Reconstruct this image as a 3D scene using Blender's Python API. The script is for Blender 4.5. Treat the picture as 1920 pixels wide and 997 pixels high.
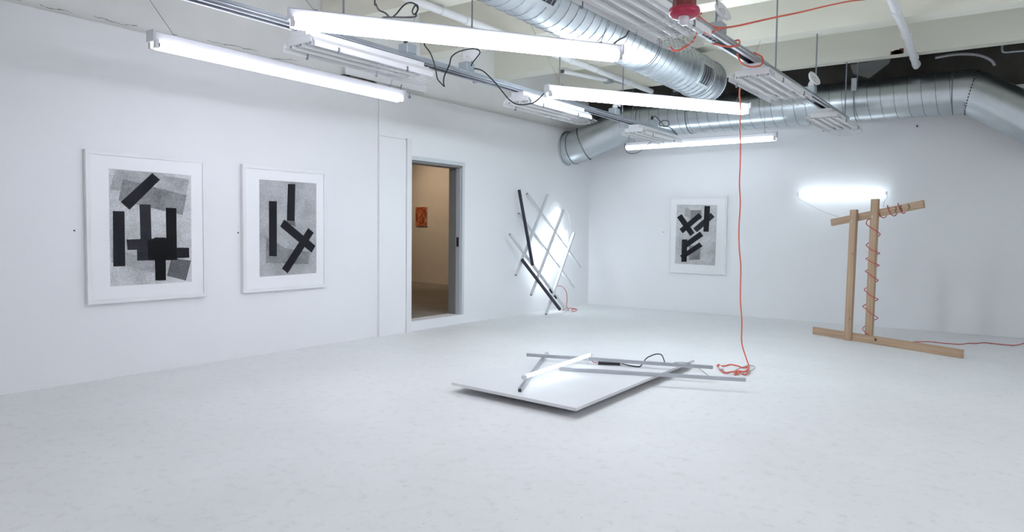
import bpy, bmesh, math, random
from mathutils import Vector, Matrix
random.seed(7)
S = bpy.context.scene
for o in list(bpy.data.objects): bpy.data.objects.remove(o, do_unlink=True)
COL = S.collection

# ------------------------------------------------------------------ camera, world, exposure
cam_d = bpy.data.cameras.new('camera'); cam = bpy.data.objects.new('camera', cam_d); COL.objects.link(cam)
cam_d.sensor_width = 36.0; cam_d.sensor_fit = 'HORIZONTAL'; cam_d.lens = 1337.77 * 36 / 1920
cam_d.clip_start = 0.05; cam_d.clip_end = 100
YAW, PITCH, ROLL = math.radians(35.771), math.radians(-2.891), math.radians(0.614)
fw = Vector((-math.sin(YAW)*math.cos(PITCH), math.cos(YAW)*math.cos(PITCH), math.sin(PITCH)))
rt = Vector((math.cos(YAW), math.sin(YAW), 0)); up = rt.cross(fw)
r2 = math.cos(ROLL)*rt + math.sin(ROLL)*up; u2 = -math.sin(ROLL)*rt + math.cos(ROLL)*up
m = Matrix((r2, u2, -fw)).transposed().to_4x4(); m.translation = Vector((5.821, 0, 1.2))
cam.matrix_world = m
S.camera = cam
w = bpy.data.worlds.new('world'); S.world = w; w.use_nodes = True
w.node_tree.nodes['Background'].inputs[0].default_value = (0.5, 0.55, 0.62, 1)
w.node_tree.nodes['Background'].inputs[1].default_value = 0.05
S.view_settings.view_transform = 'Standard'; S.view_settings.look = 'None'
S.view_settings.gamma = 1.0; S.view_settings.use_curve_mapping = False
S.view_settings.exposure = 0.23
TUBE_COLOR = (0.855, 0.88, 1.0)
TUBE_COLOR_COOL = (0.80, 0.905, 1.0)
ART_COLOR = (0.80, 0.92, 1.0)
TUBE_STRENGTH = 30.0          # hanging shop lights: each one has its own brightness factor below
ART_STRENGTH = 12.0           # bare tubes of the art works

# ------------------------------------------------------------------ materials
def nt(name):
    mt = bpy.data.materials.new(name); mt.use_nodes = True
    return mt, mt.node_tree.nodes, mt.node_tree.links, mt.node_tree.nodes['Principled BSDF']
def rgb(c): return (c[0], c[1], c[2], 1)
def mat(name, col, rough=0.6, metal=0.0, col2=None, scale=6.0, bump=0.0, bscale=60.0, spec=0.5, stretch=None, detail=4):
    mt, N, Lk, B = nt(name)
    B.inputs['Roughness'].default_value = rough; B.inputs['Metallic'].default_value = metal
    B.inputs['Specular IOR Level'].default_value = spec
    B.inputs['Base Color'].default_value = rgb(col)
    tc = N.new('ShaderNodeTexCoord'); src = tc.outputs['Object']
    if stretch:
        mp = N.new('ShaderNodeMapping'); mp.inputs['Scale'].default_value = stretch
        Lk.new(src, mp.inputs[0]); src = mp.outputs[0]
    n = N.new('ShaderNodeTexNoise'); n.inputs['Scale'].default_value = scale; n.inputs['Detail'].default_value = detail
    Lk.new(src, n.inputs['Vector'])
    r = N.new('ShaderNodeValToRGB'); r.color_ramp.elements[0].position = 0.3; r.color_ramp.elements[1].position = 0.7
    c2 = col2 or tuple(x*0.94 for x in col)
    r.color_ramp.elements[0].color = rgb(c2); r.color_ramp.elements[1].color = rgb(col)
    Lk.new(n.outputs['Fac'], r.inputs[0]); Lk.new(r.outputs[0], B.inputs['Base Color'])
    if bump:
        n2 = N.new('ShaderNodeTexNoise'); n2.inputs['Scale'].default_value = bscale; n2.inputs['Detail'].default_value = 3
        Lk.new(src, n2.inputs['Vector'])
        b = N.new('ShaderNodeBump'); b.inputs['Strength'].default_value = bump; b.inputs['Distance'].default_value = 0.01
        Lk.new(n2.outputs['Fac'], b.inputs['Height']); Lk.new(b.outputs[0], B.inputs['Normal'])
    return mt
def emis(name, col, strength):
    mt, N, Lk, B = nt(name)
    B.inputs['Base Color'].default_value = (0.9, 0.9, 0.9, 1)
    B.inputs['Emission Color'].default_value = rgb(col); B.inputs['Emission Strength'].default_value = strength
    return mt
def floor_mat():
    mt, N, Lk, B = nt('white_painted_concrete_floor')
    B.inputs['Roughness'].default_value = 0.5; B.inputs['Specular IOR Level'].default_value = 0.35
    tc = N.new('ShaderNodeTexCoord')
    def noise(s, d, rough=0.5):
        n = N.new('ShaderNodeTexNoise'); n.inputs['Scale'].default_value = s; n.inputs['Detail'].default_value = d
        n.inputs['Roughness'].default_value = rough
        Lk.new(tc.outputs['Object'], n.inputs['Vector']); return n
    def ramp(src, a, b, c0, c1):
        r = N.new('ShaderNodeValToRGB'); r.color_ramp.elements[0].position = a; r.color_ramp.elements[1].position = b
        r.color_ramp.elements[0].color = rgb(c0); r.color_ramp.elements[1].color = rgb(c1); Lk.new(src, r.inputs[0]); return r
    base = ramp(noise(0.9, 8, 0.6).outputs['Fac'], 0.32, 0.68, (0.77, 0.77, 0.765), (0.83, 0.83, 0.828))
    fine = ramp(noise(14, 8, 0.75).outputs['Fac'], 0.35, 0.47, (0.91, 0.90, 0.885), (1, 1, 1))
    # scattered scuffs: stretched noise, thresholded
    mp = N.new('ShaderNodeMapping'); mp.inputs['Scale'].default_value = (3.0, 9.0, 1); mp.inputs['Rotation'].default_value = (0, 0, 0.6)
    Lk.new(tc.outputs['Object'], mp.inputs[0])
    sc = N.new('ShaderNodeTexNoise'); sc.inputs['Scale'].default_value = 6; sc.inputs['Detail'].default_value = 6; Lk.new(mp.outputs[0], sc.inputs['Vector'])
    scuff = ramp(sc.outputs['Fac'], 0.25, 0.31, (0.86, 0.85, 0.83), (1, 1, 1))
    v = N.new('ShaderNodeTexVoronoi'); v.inputs['Scale'].default_value = 7; Lk.new(tc.outputs['Object'], v.inputs['Vector'])
    speck = ramp(v.outputs['Distance'], 0.02, 0.036, (0.55, 0.53, 0.51), (1, 1, 1))
    def mul(a, b):
        x = N.new('ShaderNodeMixRGB'); x.blend_type = 'MULTIPLY'; x.inputs[0].default_value = 1
        Lk.new(a, x.inputs[1]); Lk.new(b, x.inputs[2]); return x.outputs[0]
    c = mul(mul(mul(base.outputs[0], fine.outputs[0]), scuff.outputs[0]), speck.outputs[0])
    Lk.new(c, B.inputs['Base Color'])
    b = N.new('ShaderNodeBump'); b.inputs['Strength'].default_value = 0.12; b.inputs['Distance'].default_value = 0.01
    Lk.new(noise(25, 8, 0.7).outputs['Fac'], b.inputs['Height']); Lk.new(b.outputs[0], B.inputs['Normal'])
    return mt
def wood_mat(name='pine_timber'):
    mt, N, Lk, B = nt(name); B.inputs['Roughness'].default_value = 0.65; B.inputs['Specular IOR Level'].default_value = 0.25
    tc = N.new('ShaderNodeTexCoord'); mp = N.new('ShaderNodeMapping'); mp.inputs['Scale'].default_value = (1.2, 26, 26)
    Lk.new(tc.outputs['Object'], mp.inputs[0])
    n = N.new('ShaderNodeTexNoise'); n.inputs['Scale'].default_value = 1.6; n.inputs['Detail'].default_value = 6; Lk.new(mp.outputs[0], n.inputs['Vector'])
    r = N.new('ShaderNodeValToRGB'); r.color_ramp.elements[0].position = 0.3; r.color_ramp.elements[1].position = 0.75
    r.color_ramp.elements[0].color = (0.42, 0.285, 0.185, 1); r.color_ramp.elements[1].color = (0.55, 0.40, 0.275, 1)
    Lk.new(n.outputs['Fac'], r.inputs[0]); Lk.new(r.outputs[0], B.inputs['Base Color'])
    return mt
def glass_mat():
    mt = bpy.data.materials.new('picture_glass'); mt.use_nodes = True; N = mt.node_tree.nodes; Lk = mt.node_tree.links
    N.remove(N['Principled BSDF']); out = N['Material Output']
    t = N.new('ShaderNodeBsdfTransparent'); g = N.new('ShaderNodeBsdfGlossy'); g.inputs['Roughness'].default_value = 0.02
    f = N.new('ShaderNodeFresnel'); f.inputs['IOR'].default_value = 1.13; mx = N.new('ShaderNodeMixShader')
    Lk.new(f.outputs[0], mx.inputs[0]); Lk.new(t.outputs[0], mx.inputs[1]); Lk.new(g.outputs[0], mx.inputs[2]); Lk.new(mx.outputs[0], out.inputs[0])
    return mt
def clear_mat(name, col, amount, rough=0.15):
    mt = bpy.data.materials.new(name); mt.use_nodes = True; N = mt.node_tree.nodes; Lk = mt.node_tree.links
    B = N['Principled BSDF']; B.inputs['Base Color'].default_value = rgb(col); B.inputs['Roughness'].default_value = rough
    t = N.new('ShaderNodeBsdfTransparent'); mx = N.new('ShaderNodeMixShader'); mx.inputs[0].default_value = amount
    Lk.new(t.outputs[0], mx.inputs[1]); Lk.new(B.outputs[0], mx.inputs[2]); Lk.new(mx.outputs[0], N['Material Output'].inputs[0])
    return mt
def ink_mat(name, c0, c1, scale=9):
    mt, N, Lk, B = nt(name); B.inputs['Roughness'].default_value = 0.8; B.inputs['Specular IOR Level'].default_value = 0.15
    tc = N.new('ShaderNodeTexCoord')
    def nz(s, d, st):
        mp = N.new('ShaderNodeMapping'); mp.inputs['Scale'].default_value = st; Lk.new(tc.outputs['Object'], mp.inputs[0])
        n = N.new('ShaderNodeTexNoise'); n.inputs['Scale'].default_value = s; n.inputs['Detail'].default_value = d; Lk.new(mp.outputs[0], n.inputs['Vector']); return n
    a = nz(scale, 8, (1, 1, 1)); b = nz(75, 5, (1, 1, 1))
    add = N.new('ShaderNodeMath'); add.operation = 'MULTIPLY_ADD'; add.inputs[1].default_value = 0.45
    Lk.new(b.outputs['Fac'], add.inputs[0]); 
    h = N.new('ShaderNodeMath'); h.operation = 'MULTIPLY'; h.inputs[1].default_value = 0.55; Lk.new(a.outputs['Fac'], h.inputs[0]); Lk.new(h.outputs[0], add.inputs[2])
    r = N.new('ShaderNodeValToRGB'); r.color_ramp.elements[0].position = 0.36; r.color_ramp.elements[1].position = 0.62
    r.color_ramp.elements[0].color = rgb(c0); r.color_ramp.elements[1].color = rgb(c1)
    Lk.new(add.outputs[0], r.inputs[0]); Lk.new(r.outputs[0], B.inputs['Base Color'])
    return mt
M = {}
M['wall'] = mat('white_wall_paint', (0.86, 0.86, 0.868), 0.7, col2=(0.84, 0.84, 0.848), scale=1.3, bump=0.05, bscale=40, spec=0.3)
M['trim'] = mat('white_trim_paint', (0.83, 0.83, 0.83), 0.5, scale=3, spec=0.4)
M['cream'] = mat('old_cream_plaster', (0.79, 0.785, 0.765), 0.8, col2=(0.73, 0.725, 0.70), scale=2.2, bump=0.3, bscale=14, spec=0.2, detail=8)
M['beam'] = mat('cream_painted_beam', (0.82, 0.80, 0.70), 0.8, col2=(0.77, 0.75, 0.65), scale=1.6, bump=0.15, bscale=20, spec=0.2, stretch=(0.4, 2, 2), detail=8)
M['slab'] = mat('cream_painted_slab', (0.82, 0.80, 0.72), 0.85, scale=2, bump=0.15, bscale=20, spec=0.2)
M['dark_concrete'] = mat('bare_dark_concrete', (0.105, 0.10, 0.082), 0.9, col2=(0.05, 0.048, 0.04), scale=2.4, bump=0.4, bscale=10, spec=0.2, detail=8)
M['floor'] = floor_mat()
M['hall_wall'] = mat('hallway_wall_paint', (0.74, 0.68, 0.60), 0.8, scale=3)
M['hall_floor'] = mat('hallway_concrete_floor', (0.34, 0.31, 0.28), 0.6, col2=(0.27, 0.25, 0.225), scale=5, detail=8)
M['steel_frame'] = mat('grey_painted_steel', (0.52, 0.54, 0.57), 0.45, scale=4)
M['frame_pale'] = mat('pale_grey_frame_paint', (0.66, 0.69, 0.71), 0.5, scale=4)
M['jamb'] = mat('dull_grey_jamb', (0.22, 0.21, 0.20), 0.55, scale=4)
M['dark_metal'] = mat('dark_metal', (0.06, 0.06, 0.065), 0.45, 0.6, scale=10)
M['galv'] = mat('galvanised_sheet', (0.60, 0.64, 0.66), 0.36, 1.0, col2=(0.50, 0.54, 0.57), scale=3.2, bump=0.03, bscale=4, stretch=(1, 1, 1), detail=6)
M['galv_seam'] = mat('galvanised_seam', (0.17, 0.185, 0.20), 0.5, 0.4, scale=8)
M['strut'] = mat('grey_strut_steel', (0.50, 0.53, 0.57), 0.38, 0.85, col2=(0.40, 0.43, 0.47), scale=6)
M['rod'] = mat('grey_rod_steel', (0.30, 0.32, 0.35), 0.4, 0.8, scale=8)
M['box_grey'] = mat('grey_box_steel', (0.44, 0.49, 0.53), 0.45, 0.5, scale=10)
M['enamel'] = mat('white_enamel', (0.88, 0.88, 0.88), 0.35, scale=3)
M['unlit_tube'] = mat('unlit_white_glass_tube', (0.90, 0.90, 0.90), 0.18, scale=3)
M['plastic_white'] = mat('white_plastic', (0.80, 0.79, 0.79), 0.4, scale=5)
M['wire_white'] = mat('white_wire', (0.72, 0.73, 0.74), 0.4, 0.2, scale=5)
M['housing'] = mat('white_lamp_housing', (0.76, 0.76, 0.80), 0.4, scale=4)
for nm_, k_ in (('tube', 1.0), ('tube_soft', 0.30), ('tube_mid', 0.85), ('tube_bright', 2.1), ('tube_half', 0.5), ('tube_dim', 0.23), ('tube_strong', 1.25)): M[nm_] = emis('lit_fluorescent_' + nm_, TUBE_COLOR_COOL if nm_ in ('tube_bright', 'tube_half', 'tube_dim') else TUBE_COLOR, TUBE_STRENGTH*k_)
for nm_, k_ in (('art_tube', 0.85), ('art_tube_mid', 0.65), ('art_tube_soft', 0.22)): M[nm_] = emis('lit_' + nm_, ART_COLOR, ART_STRENGTH*k_)
M['black_rubber'] = mat('black_rubber', (0.018, 0.018, 0.022), 0.45, scale=20)
M['orange'] = mat('orange_red_rubber', (0.72, 0.125, 0.07), 0.45, scale=20)
M['red_cord'] = mat('red_rubber', (0.52, 0.085, 0.07), 0.45, scale=20)
M['grey_cord'] = mat('grey_rubber', (0.28, 0.28, 0.29), 0.5, scale=20)
M['alarm_red'] = mat('red_alarm_plastic', (0.42, 0.02, 0.06), 0.3, scale=10)
M['alarm_dark'] = mat('dark_red_alarm_box', (0.20, 0.03, 0.03), 0.4, scale=10)
M['lens'] = clear_mat('clear_strobe_lens', (0.8, 0.78, 0.82), 0.75, 0.1)
M['frame_white'] = mat('white_lacquer_frame', (0.86, 0.86, 0.865), 0.35, scale=4)
M['mat_board'] = mat('white_mat_board', (0.93, 0.93, 0.935), 0.85, col2=(0.92, 0.92, 0.925), scale=4, spec=0.1)
M['sheet'] = ink_mat('grey_inked_paper', (0.42, 0.42, 0.425), (0.74, 0.74, 0.745), 5)
M['sheet2'] = ink_mat('mid_grey_inked_paper', (0.33, 0.33, 0.335), (0.56, 0.56, 0.57), 5)
M['g1'] = ink_mat('mid_grey_ink', (0.17, 0.17, 0.175), (0.36, 0.36, 0.365), 6)
M['g2'] = ink_mat('dark_grey_ink', (0.09, 0.09, 0.092), (0.20, 0.20, 0.205), 6)
M['g3'] = ink_mat('pale_grey_ink', (0.31, 0.31, 0.315), (0.55, 0.55, 0.56), 6)
M['k'] = ink_mat('black_ink', (0.014, 0.014, 0.018), (0.026, 0.026, 0.032), 8)
M['k2'] = ink_mat('soft_black_ink', (0.018, 0.018, 0.024), (0.045, 0.045, 0.055), 8)
M['kk'] = ink_mat('dense_black_ink', (0.005, 0.005, 0.006), (0.010, 0.010, 0.012), 8)
M['glass'] = glass_mat()
M['wood'] = wood_mat()
M['bolt'] = mat('zinc_bolt', (0.75, 0.77, 0.82), 0.3, 0.9, scale=10)
M['alu'] = mat('brushed_aluminium', (0.47, 0.48, 0.51), 0.32, 0.9, scale=10, stretch=(1, 20, 20))
M['bar_white'] = mat('white_painted_bar', (0.70, 0.71, 0.73), 0.4, scale=6)
M['bar_dark'] = mat('blue_black_bar', (0.02, 0.022, 0.04), 0.4, scale=6)
M['board'] = mat('white_laminate_board', (0.80, 0.80, 0.81), 0.36, scale=2)
M['board_edge'] = mat('pale_board_edge', (0.74, 0.735, 0.745), 0.7, scale=8)
M['foam'] = mat('yellow_insulation_foam', (0.55, 0.42, 0.12), 0.9, col2=(0.40, 0.28, 0.07), scale=30, bump=0.6, bscale=60)
M['hole'] = mat('dark_broken_plaster', (0.06, 0.055, 0.055), 0.95, col2=(0.02, 0.02, 0.02), scale=30, bump=0.6)
M['crack'] = mat('grey_crack', (0.36, 0.35, 0.34), 0.9, scale=40)
M['brick'] = mat('broken_brick', (0.16, 0.06, 0.05), 0.9, col2=(0.07, 0.03, 0.03), scale=25, bump=0.5)
M['rust'] = mat('rusty_steel', (0.20, 0.14, 0.13), 0.8, col2=(0.10, 0.06, 0.055), scale=40)
M['plastic_film'] = clear_mat('grey_plastic_film', (0.30, 0.31, 0.31), 0.4, 0.3)
M['painting'] = None
def painting_mat():
    mt, N, Lk, B = nt('orange_brown_painting'); B.inputs['Roughness'].default_value = 0.6
    tc = N.new('ShaderNodeTexCoord'); n = N.new('ShaderNodeTexNoise'); n.inputs['Scale'].default_value = 7; n.inputs['Detail'].default_value = 5
    n.inputs['Distortion'].default_value = 2.2; Lk.new(tc.outputs['Object'], n.inputs['Vector'])
    r = N.new('ShaderNodeValToRGB'); E = r.color_ramp.elements
    E[0].position = 0.3; E[0].color = (0.14, 0.03, 0.012, 1); E[1].position = 0.72; E[1].color = (0.62, 0.40, 0.26, 1)
    e = r.color_ramp.elements.new(0.48); e.color = (0.42, 0.10, 0.03, 1); e = r.color_ramp.elements.new(0.58); e.color = (0.55, 0.22, 0.10, 1)
    Lk.new(n.outputs['Fac'], r.inputs[0]); Lk.new(r.outputs[0], B.inputs['Base Color']); return mt
M['painting'] = painting_mat()

# ------------------------------------------------------------------ mesh helpers
class MB:
    def __init__(s): s.v = []; s.f = []; s.sm = []
    def add(s, vs, fs, smooth=False):
        b = len(s.v); s.v += [Vector(v) for v in vs]; s.f += [tuple(b+i for i in f) for f in fs]; s.sm += [smooth]*len(fs); return s
    def box(s, x0, x1, y0, y1, z0, z1):
        return s.add([(x0,y0,z0),(x1,y0,z0),(x1,y1,z0),(x0,y1,z0),(x0,y0,z1),(x1,y0,z1),(x1,y1,z1),(x0,y1,z1)],
                     [(0,3,2,1),(4,5,6,7),(0,1,5,4),(1,2,6,5),(2,3,7,6),(3,0,4,7)])
    def bar(s, a, b, w, h, upv=(0,0,1)):
        # rectangular bar between two points: w across, h along upv
        a, b = Vector(a), Vector(b); d = (b-a).normalized(); upv = Vector(upv)
        sd = d.cross(upv); 
        if sd.length < 1e-4: sd = d.cross(Vector((1,0,0)))
        sd.normalize(); uu = sd.cross(d)
        vs = []
        for p in (a, b):
            for (i, j) in ((-1,-1),(1,-1),(1,1),(-1,1)): vs.append(p + sd*w/2*i + uu*h/2*j)
        return s.add(vs, [(0,1,2,3)[::-1],(4,5,6,7),(0,1,5,4),(1,2,6,5),(2,3,7,6),(3,0,4,7)])
    def tube(s, pts, r, n=8, cap=True, smooth=True):
        pts = [Vector(p) for p in pts]; rings = []
        d0 = (pts[1]-pts[0]).normalized(); ref = Vector((0,0,1)) if abs(d0.z) < 0.9 else Vector((1,0,0))
        nrm = (ref - d0*ref.dot(d0)).normalized()
        vs = []
        for i, p in enumerate(pts):
            if i == 0: d = pts[1]-pts[0]
            elif i == len(pts)-1: d = pts[-1]-pts[-2]
            else: d = (pts[i+1]-p).normalized() + (p-pts[i-1]).normalized()
            if d.length < 1e-9: d = pts[i+1]-p
            d.normalize(); nrm = nrm - d*nrm.dot(d)
            if nrm.length < 1e-6: nrm = d.orthogonal()
            nrm.normalize(); bi = d.cross(nrm)
            rr = r[i] if isinstance(r, (list, tuple)) else r
            for k in range(n):
                a = 2*math.pi*k/n; vs.append(p + nrm*math.cos(a)*rr + bi*math.sin(a)*rr)
        fs = []
        for i in range(len(pts)-1):
            for k in range(n): fs.append((i*n+k, i*n+(k+1)%n, (i+1)*n+(k+1)%n, (i+1)*n+k))
        s.add(vs, fs, smooth)
        if cap:
            s.add(vs[:n], [tuple(range(n))[::-1]]); s.add(vs[-n:], [tuple(range(n))])
        return s
    def extrude(s, prof, a, b, axis='y', closed=True, smooth=False):
        # profile of (x,z) pairs swept along y from a to b
        n = len(prof); vs = [(x, a, z) for x, z in prof] + [(x, b, z) for x, z in prof]
        fs = [(i, (i+1)%n, n+(i+1)%n, n+i) for i in range(n if closed else n-1)]
        s.add(vs, fs, smooth)
        if closed: s.add(vs[:n], [tuple(range(n))[::-1]]); s.add(vs[n:], [tuple(range(n))])
        return s
    def lathe(s, prof, c, n=24, smooth=True):
        c = Vector(c); vs = []
        for (r, z) in prof:
            for k in range(n): a = 2*math.pi*k/n; vs.append(c + Vector((r*math.cos(a), r*math.sin(a), z)))
        fs = [(i*n+k, i*n+(k+1)%n, (i+1)*n+(k+1)%n, (i+1)*n+k) for i in range(len(prof)-1) for k in range(n)]
        return s.add(vs, fs, smooth)
    def xf(s, mtx): s.v = [mtx @ v for v in s.v]; return s
    def build(s, name, material, parent=None, loc=None, bevel=0.0):
        # vertices are in world space (or in the prototype's local space)
        off = Vector(loc) if loc is not None else Vector((0,0,0))
        base = off
        if parent is not None:
            base = Vector((0,0,0)); q = parent
            while q is not None: base = base + q.location; q = q.parent
            base = base + off
        me = bpy.data.meshes.new(name); me.from_pydata([tuple(v - base) for v in s.v], [], s.f)
        me.materials.append(M[material] if isinstance(material, str) else material)
        for p, k in zip(me.polygons, s.sm): p.use_smooth = k
        bm = bmesh.new(); bm.from_mesh(me); bmesh.ops.recalc_face_normals(bm, faces=bm.faces)
        if bevel:
            bmesh.ops.remove_doubles(bm, verts=bm.verts, dist=1e-6)
            bmesh.ops.bevel(bm, geom=list(bm.edges), offset=bevel, segments=1, affect='EDGES')
        bm.to_mesh(me); bm.free(); me.update()
        o = bpy.data.objects.new(name, me); COL.objects.link(o); o.location = off
        if parent is not None: o.parent = parent
        return o
def thing(name, label, cat, loc=(0,0,0), group=None):
    o = bpy.data.objects.new(name, None); COL.objects.link(o); o.location = loc; o.empty_display_size = 0.1
    return tag(o, label, cat, group)
def tag(o, label, cat, group=None):
    o['label'] = label; o['category'] = cat
    if group: o['group'] = group
    return o
def struct(o, label=None): 
    o['kind'] = 'structure'
    if label: o['label'] = label
    return o
def copy_tree(o, parent=None):
    c = o.copy(); COL.objects.link(c); c.parent = parent
    for ch in o.children: copy_tree(ch, c)
    return c
def smooth_path(pts, k=6):
    P = [Vector(p) for p in pts]; out = []
    for i in range(len(P)-1):
        p0, p1, p2, p3 = P[max(i-1,0)], P[i], P[i+1], P[min(i+2,len(P)-1)]
        for j in range(k):
            t = j/k
            out.append(0.5*((2*p1)+(p2-p0)*t+(2*p0-5*p1+4*p2-p3)*t*t+(3*p1-p0-3*p2+p3)*t*t*t))
    out.append(P[-1]); return out
def cord(name, pts, r, material, label, cat='cord', k=5, group=None):
    pp = smooth_path(pts, k); base = pp[-1]
    o = MB().tube(pp, r, 6).build(name, material, None, loc=tuple(base)); return tag(o, label, cat, group)

# ------------------------------------------------------------------ the room
BY = 10.226; XR = 8.2; YN = -4.2; ZS = 3.75; ZT = 2.75
struct(MB().box(-0.3, XR+0.2, YN-0.2, BY+0.2, -0.12, 0).build('floor', 'floor'), 'white painted concrete gallery floor with fine scuffs')
DY0, DY1, DZ0, DZ1 = 6.03, 6.98, 0.115, 2.0          # doorway
wl = struct(MB().box(-0.2, 0, YN, DY0, 0, ZT).box(-0.2, 0, DY1, BY, 0, ZT).box(-0.2, 0, DY0, DY1, DZ1, ZT).box(-0.2, 0, DY0, DY1, 0, DZ0)
            .build('wall_left', 'wall'), 'white drywall with the doorway and two framed prints')
MB().box(-0.2, -0.035, YN, BY, ZT, ZS).build('upper_wall', 'cream', wl)
MB().box(0, 0.03, 5.53, 5.945, 0, 2.215).build('pilaster', 'wall', wl)
MB().box(0, 0.022, 5.535, 5.945, 2.219, ZT-0.01).build('pilaster', 'wall', wl)
struct(MB().box(0, 0.042, 5.95, 6.028, 0, 2.23).build('trim_1', 'trim', None), 'narrow white vertical board beside the doorway')
wb = struct(MB().box(-0.2, XR+0.2, BY, BY+0.2, 0, 2.95).build('wall_back', 'wall'), 'white drywall at the end of the gallery')
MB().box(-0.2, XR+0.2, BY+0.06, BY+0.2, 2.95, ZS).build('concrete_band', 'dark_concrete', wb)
struct(MB().box(XR, XR+0.2, YN, BY, 0, ZS).build('wall_right', 'wall'), 'white wall on the far side of the gallery')
struct(MB().box(-0.2, XR+0.2, YN-0.2, YN, 0, ZS).build('wall_near', 'wall'), 'white wall closing the gallery')
ce = struct(MB().box(-0.2, XR+0.2, YN-0.2, BY+0.2, ZS, ZS+0.15).build('ceiling', 'slab'), 'cream painted concrete ceiling with deep joists')
BEAMZ = 3.233
for y in (7.81, 6.38, 4.93, 3.48, 2.0, 0.5, -1.0, -2.5):
    MB().box(-0.035, XR, y-0.14, y+0.10, BEAMZ, ZS).build('beam', 'beam', ce)
bl = MB().box(-0.035, XR, 9.20, 9.36, BEAMZ, ZS).build('beam', 'beam', ce)
# dark slab bay between the last beam and the end wall
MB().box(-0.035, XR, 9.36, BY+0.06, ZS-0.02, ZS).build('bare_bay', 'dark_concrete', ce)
# broken spot in the last beam
hb = MB()
for i in range(7):
    hb.box(4.48+0.015*i, 4.51+0.017*i, 9.192, 9.21, 3.236+0.004*random.random(), 3.27+0.03*random.random())
hb.build('broken_patch', 'brick', ce)

# doorway: steel frame, deep jamb
d1 = thing('door_1', 'open doorway with grey steel frame and deep jamb', 'doorway', (0, 6.5, DZ0)); del d1['category']; struct(d1)
MB().box(-0.02, 0.012, DY0-0.002, DY1+0.045, DZ1, DZ1+0.045).build('head_frame', 'frame_pale', d1)
MB().box(-0.19, -0.005, DY0, DY1, DZ1-0.028, DZ1-0.001).build('head_jamb', 'jamb', d1)
MB().box(-0.02, 0.012, DY1-0.004, DY1+0.04, DZ0, DZ1).build('side_frame', 'frame_pale', d1)
MB().box(-0.085, -0.021, DY1-0.014, DY1-0.001, DZ0, DZ1-0.03).build('door_stop', 'steel_frame', d1)
MB().box(-0.20, -0.092, DY1-0.02, DY1-0.001, DZ0, DZ1-0.03).build('jamb', 'jamb', d1)
sp = MB().box(-0.072, -0.035, DY1-0.020, DY1-0.0145, 0.98, 1.10).build('strike_plate', 'dark_metal', d1)
MB().box(-0.060, -0.046, DY1-0.024, DY1-0.0202, 1.02, 1.06).build('latch', 'black_rubber', sp)
MB().box(-0.2, 0.004, DY0, DY1, DZ0-0.012, DZ0-0.001).build('threshold', 'trim', d1)
# hallway behind the doorway
struct(MB().box(-9, -0.2, 4.0, 12.4, 0.0, DZ0-0.001).build('floor_hallway', 'hall_floor'), 'brown grey concrete floor of the hallway')
a, b = Vector((-9.0, 11.39, 0)), Vector((-0.2, 10.145, 0)); n_ = Vector((0.14, 0.99, 0)).normalized()
hw = MB(); hw.add([a, b, b+n_*0.15, a+n_*0.15] + [q+Vector((0,0,3.2)) for q in (a, b, b+n_*0.15, a+n_*0.15)],
                  [(0,1,2,3),(4,7,6,5),(0,4,5,1),(1,5,6,2),(2,6,7,3),(3,7,4,0)])
struct(hw.build('wall_hallway', 'hall_wall'), 'warm lit beige wall of the hallway')
struct(MB().box(-9.15, -9, 4, 12.4, 0, 3.2).build('wall_hallway_end', 'hall_wall'), 'far end wall of the hallway')
struct(MB().box(-9.15, -0.2, 3.85, 4, 0, 3.2).build('wall_hallway_side', 'hall_wall'), 'side wall of the hallway')
struct(MB().box(-9.15, -0.2, 3.85, 12.4, 3.2, 3.3).build('ceiling_hallway', 'hall_wall'), 'low ceiling of the hallway')
def hp(s, z, off=0.0): return a + (b-a).normalized()*s - n_*off + Vector((0,0,z))
# painting in the hallway
s0 = 4.72
pt = thing('small_painting', 'small unframed orange and brown painting on the hallway wall', 'painting', tuple(hp(s0+0.17, 1.27)))
q = MB(); 
def slab_on_wall(mb, s_a, s_b, z0, z1, o0, o1):
    vs = [hp(s_a,z0,o0),hp(s_b,z0,o0),hp(s_b,z1,o0),hp(s_a,z1,o0),hp(s_a,z0,o1),hp(s_b,z0,o1),hp(s_b,z1,o1),hp(s_a,z1,o1)]
    return mb.add(vs, [(0,3,2,1),(4,5,6,7),(0,1,5,4),(1,2,6,5),(2,3,7,6),(3,0,4,7)])
slab_on_wall(MB(), s0, s0+0.36, 1.255, 1.645, 0.002, 0.028).build('stretcher', 'board_edge', pt)
slab_on_wall(MB(), s0+0.002, s0+0.358, 1.257, 1.643, 0.0285, 0.031).build('canvas', 'painting', pt)
tag(slab_on_wall(MB(), s0+0.32, s0+0.42, 0.98, 1.0, 0.001, 0.006).build('wall_label', 'board_edge'), 'small pale caption card below the orange painting', 'label')
# hallway spotlight (real fitting) washing the painting wall
sl = thing('hallway_spotlight', 'warm spotlight fitting on the hallway ceiling', 'lamp', (-3.9, 9.0, 3.2))
MB().lathe([(0.0,3.19),(0.03,3.19),(0.035,3.05),(0.05,3.02),(0.05,2.92),(0.04,2.92),(0.0,2.96)], (-3.9, 9.0, 0), 16).build('spot_body', 'enamel', sl)
ld = bpy.data.lights.new('hallway_spot', 'SPOT'); ld.energy = 66; ld.color = (1.0, 0.77, 0.55); ld.spot_size = math.radians(95); ld.spot_blend = 1.0; ld.shadow_soft_size = 0.04
lo = bpy.data.objects.new('hallway_spot', ld); COL.objects.link(lo); lo.location = (-3.9, 9.0, 2.90)
ld2 = bpy.data.lights.new('hallway_fill', 'POINT'); ld2.energy = 17; ld2.color = (1.0, 0.78, 0.56); ld2.shadow_soft_size = 0.08  # added ambient fill to lift the hallway wall and floor, no fitting behind it
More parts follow.
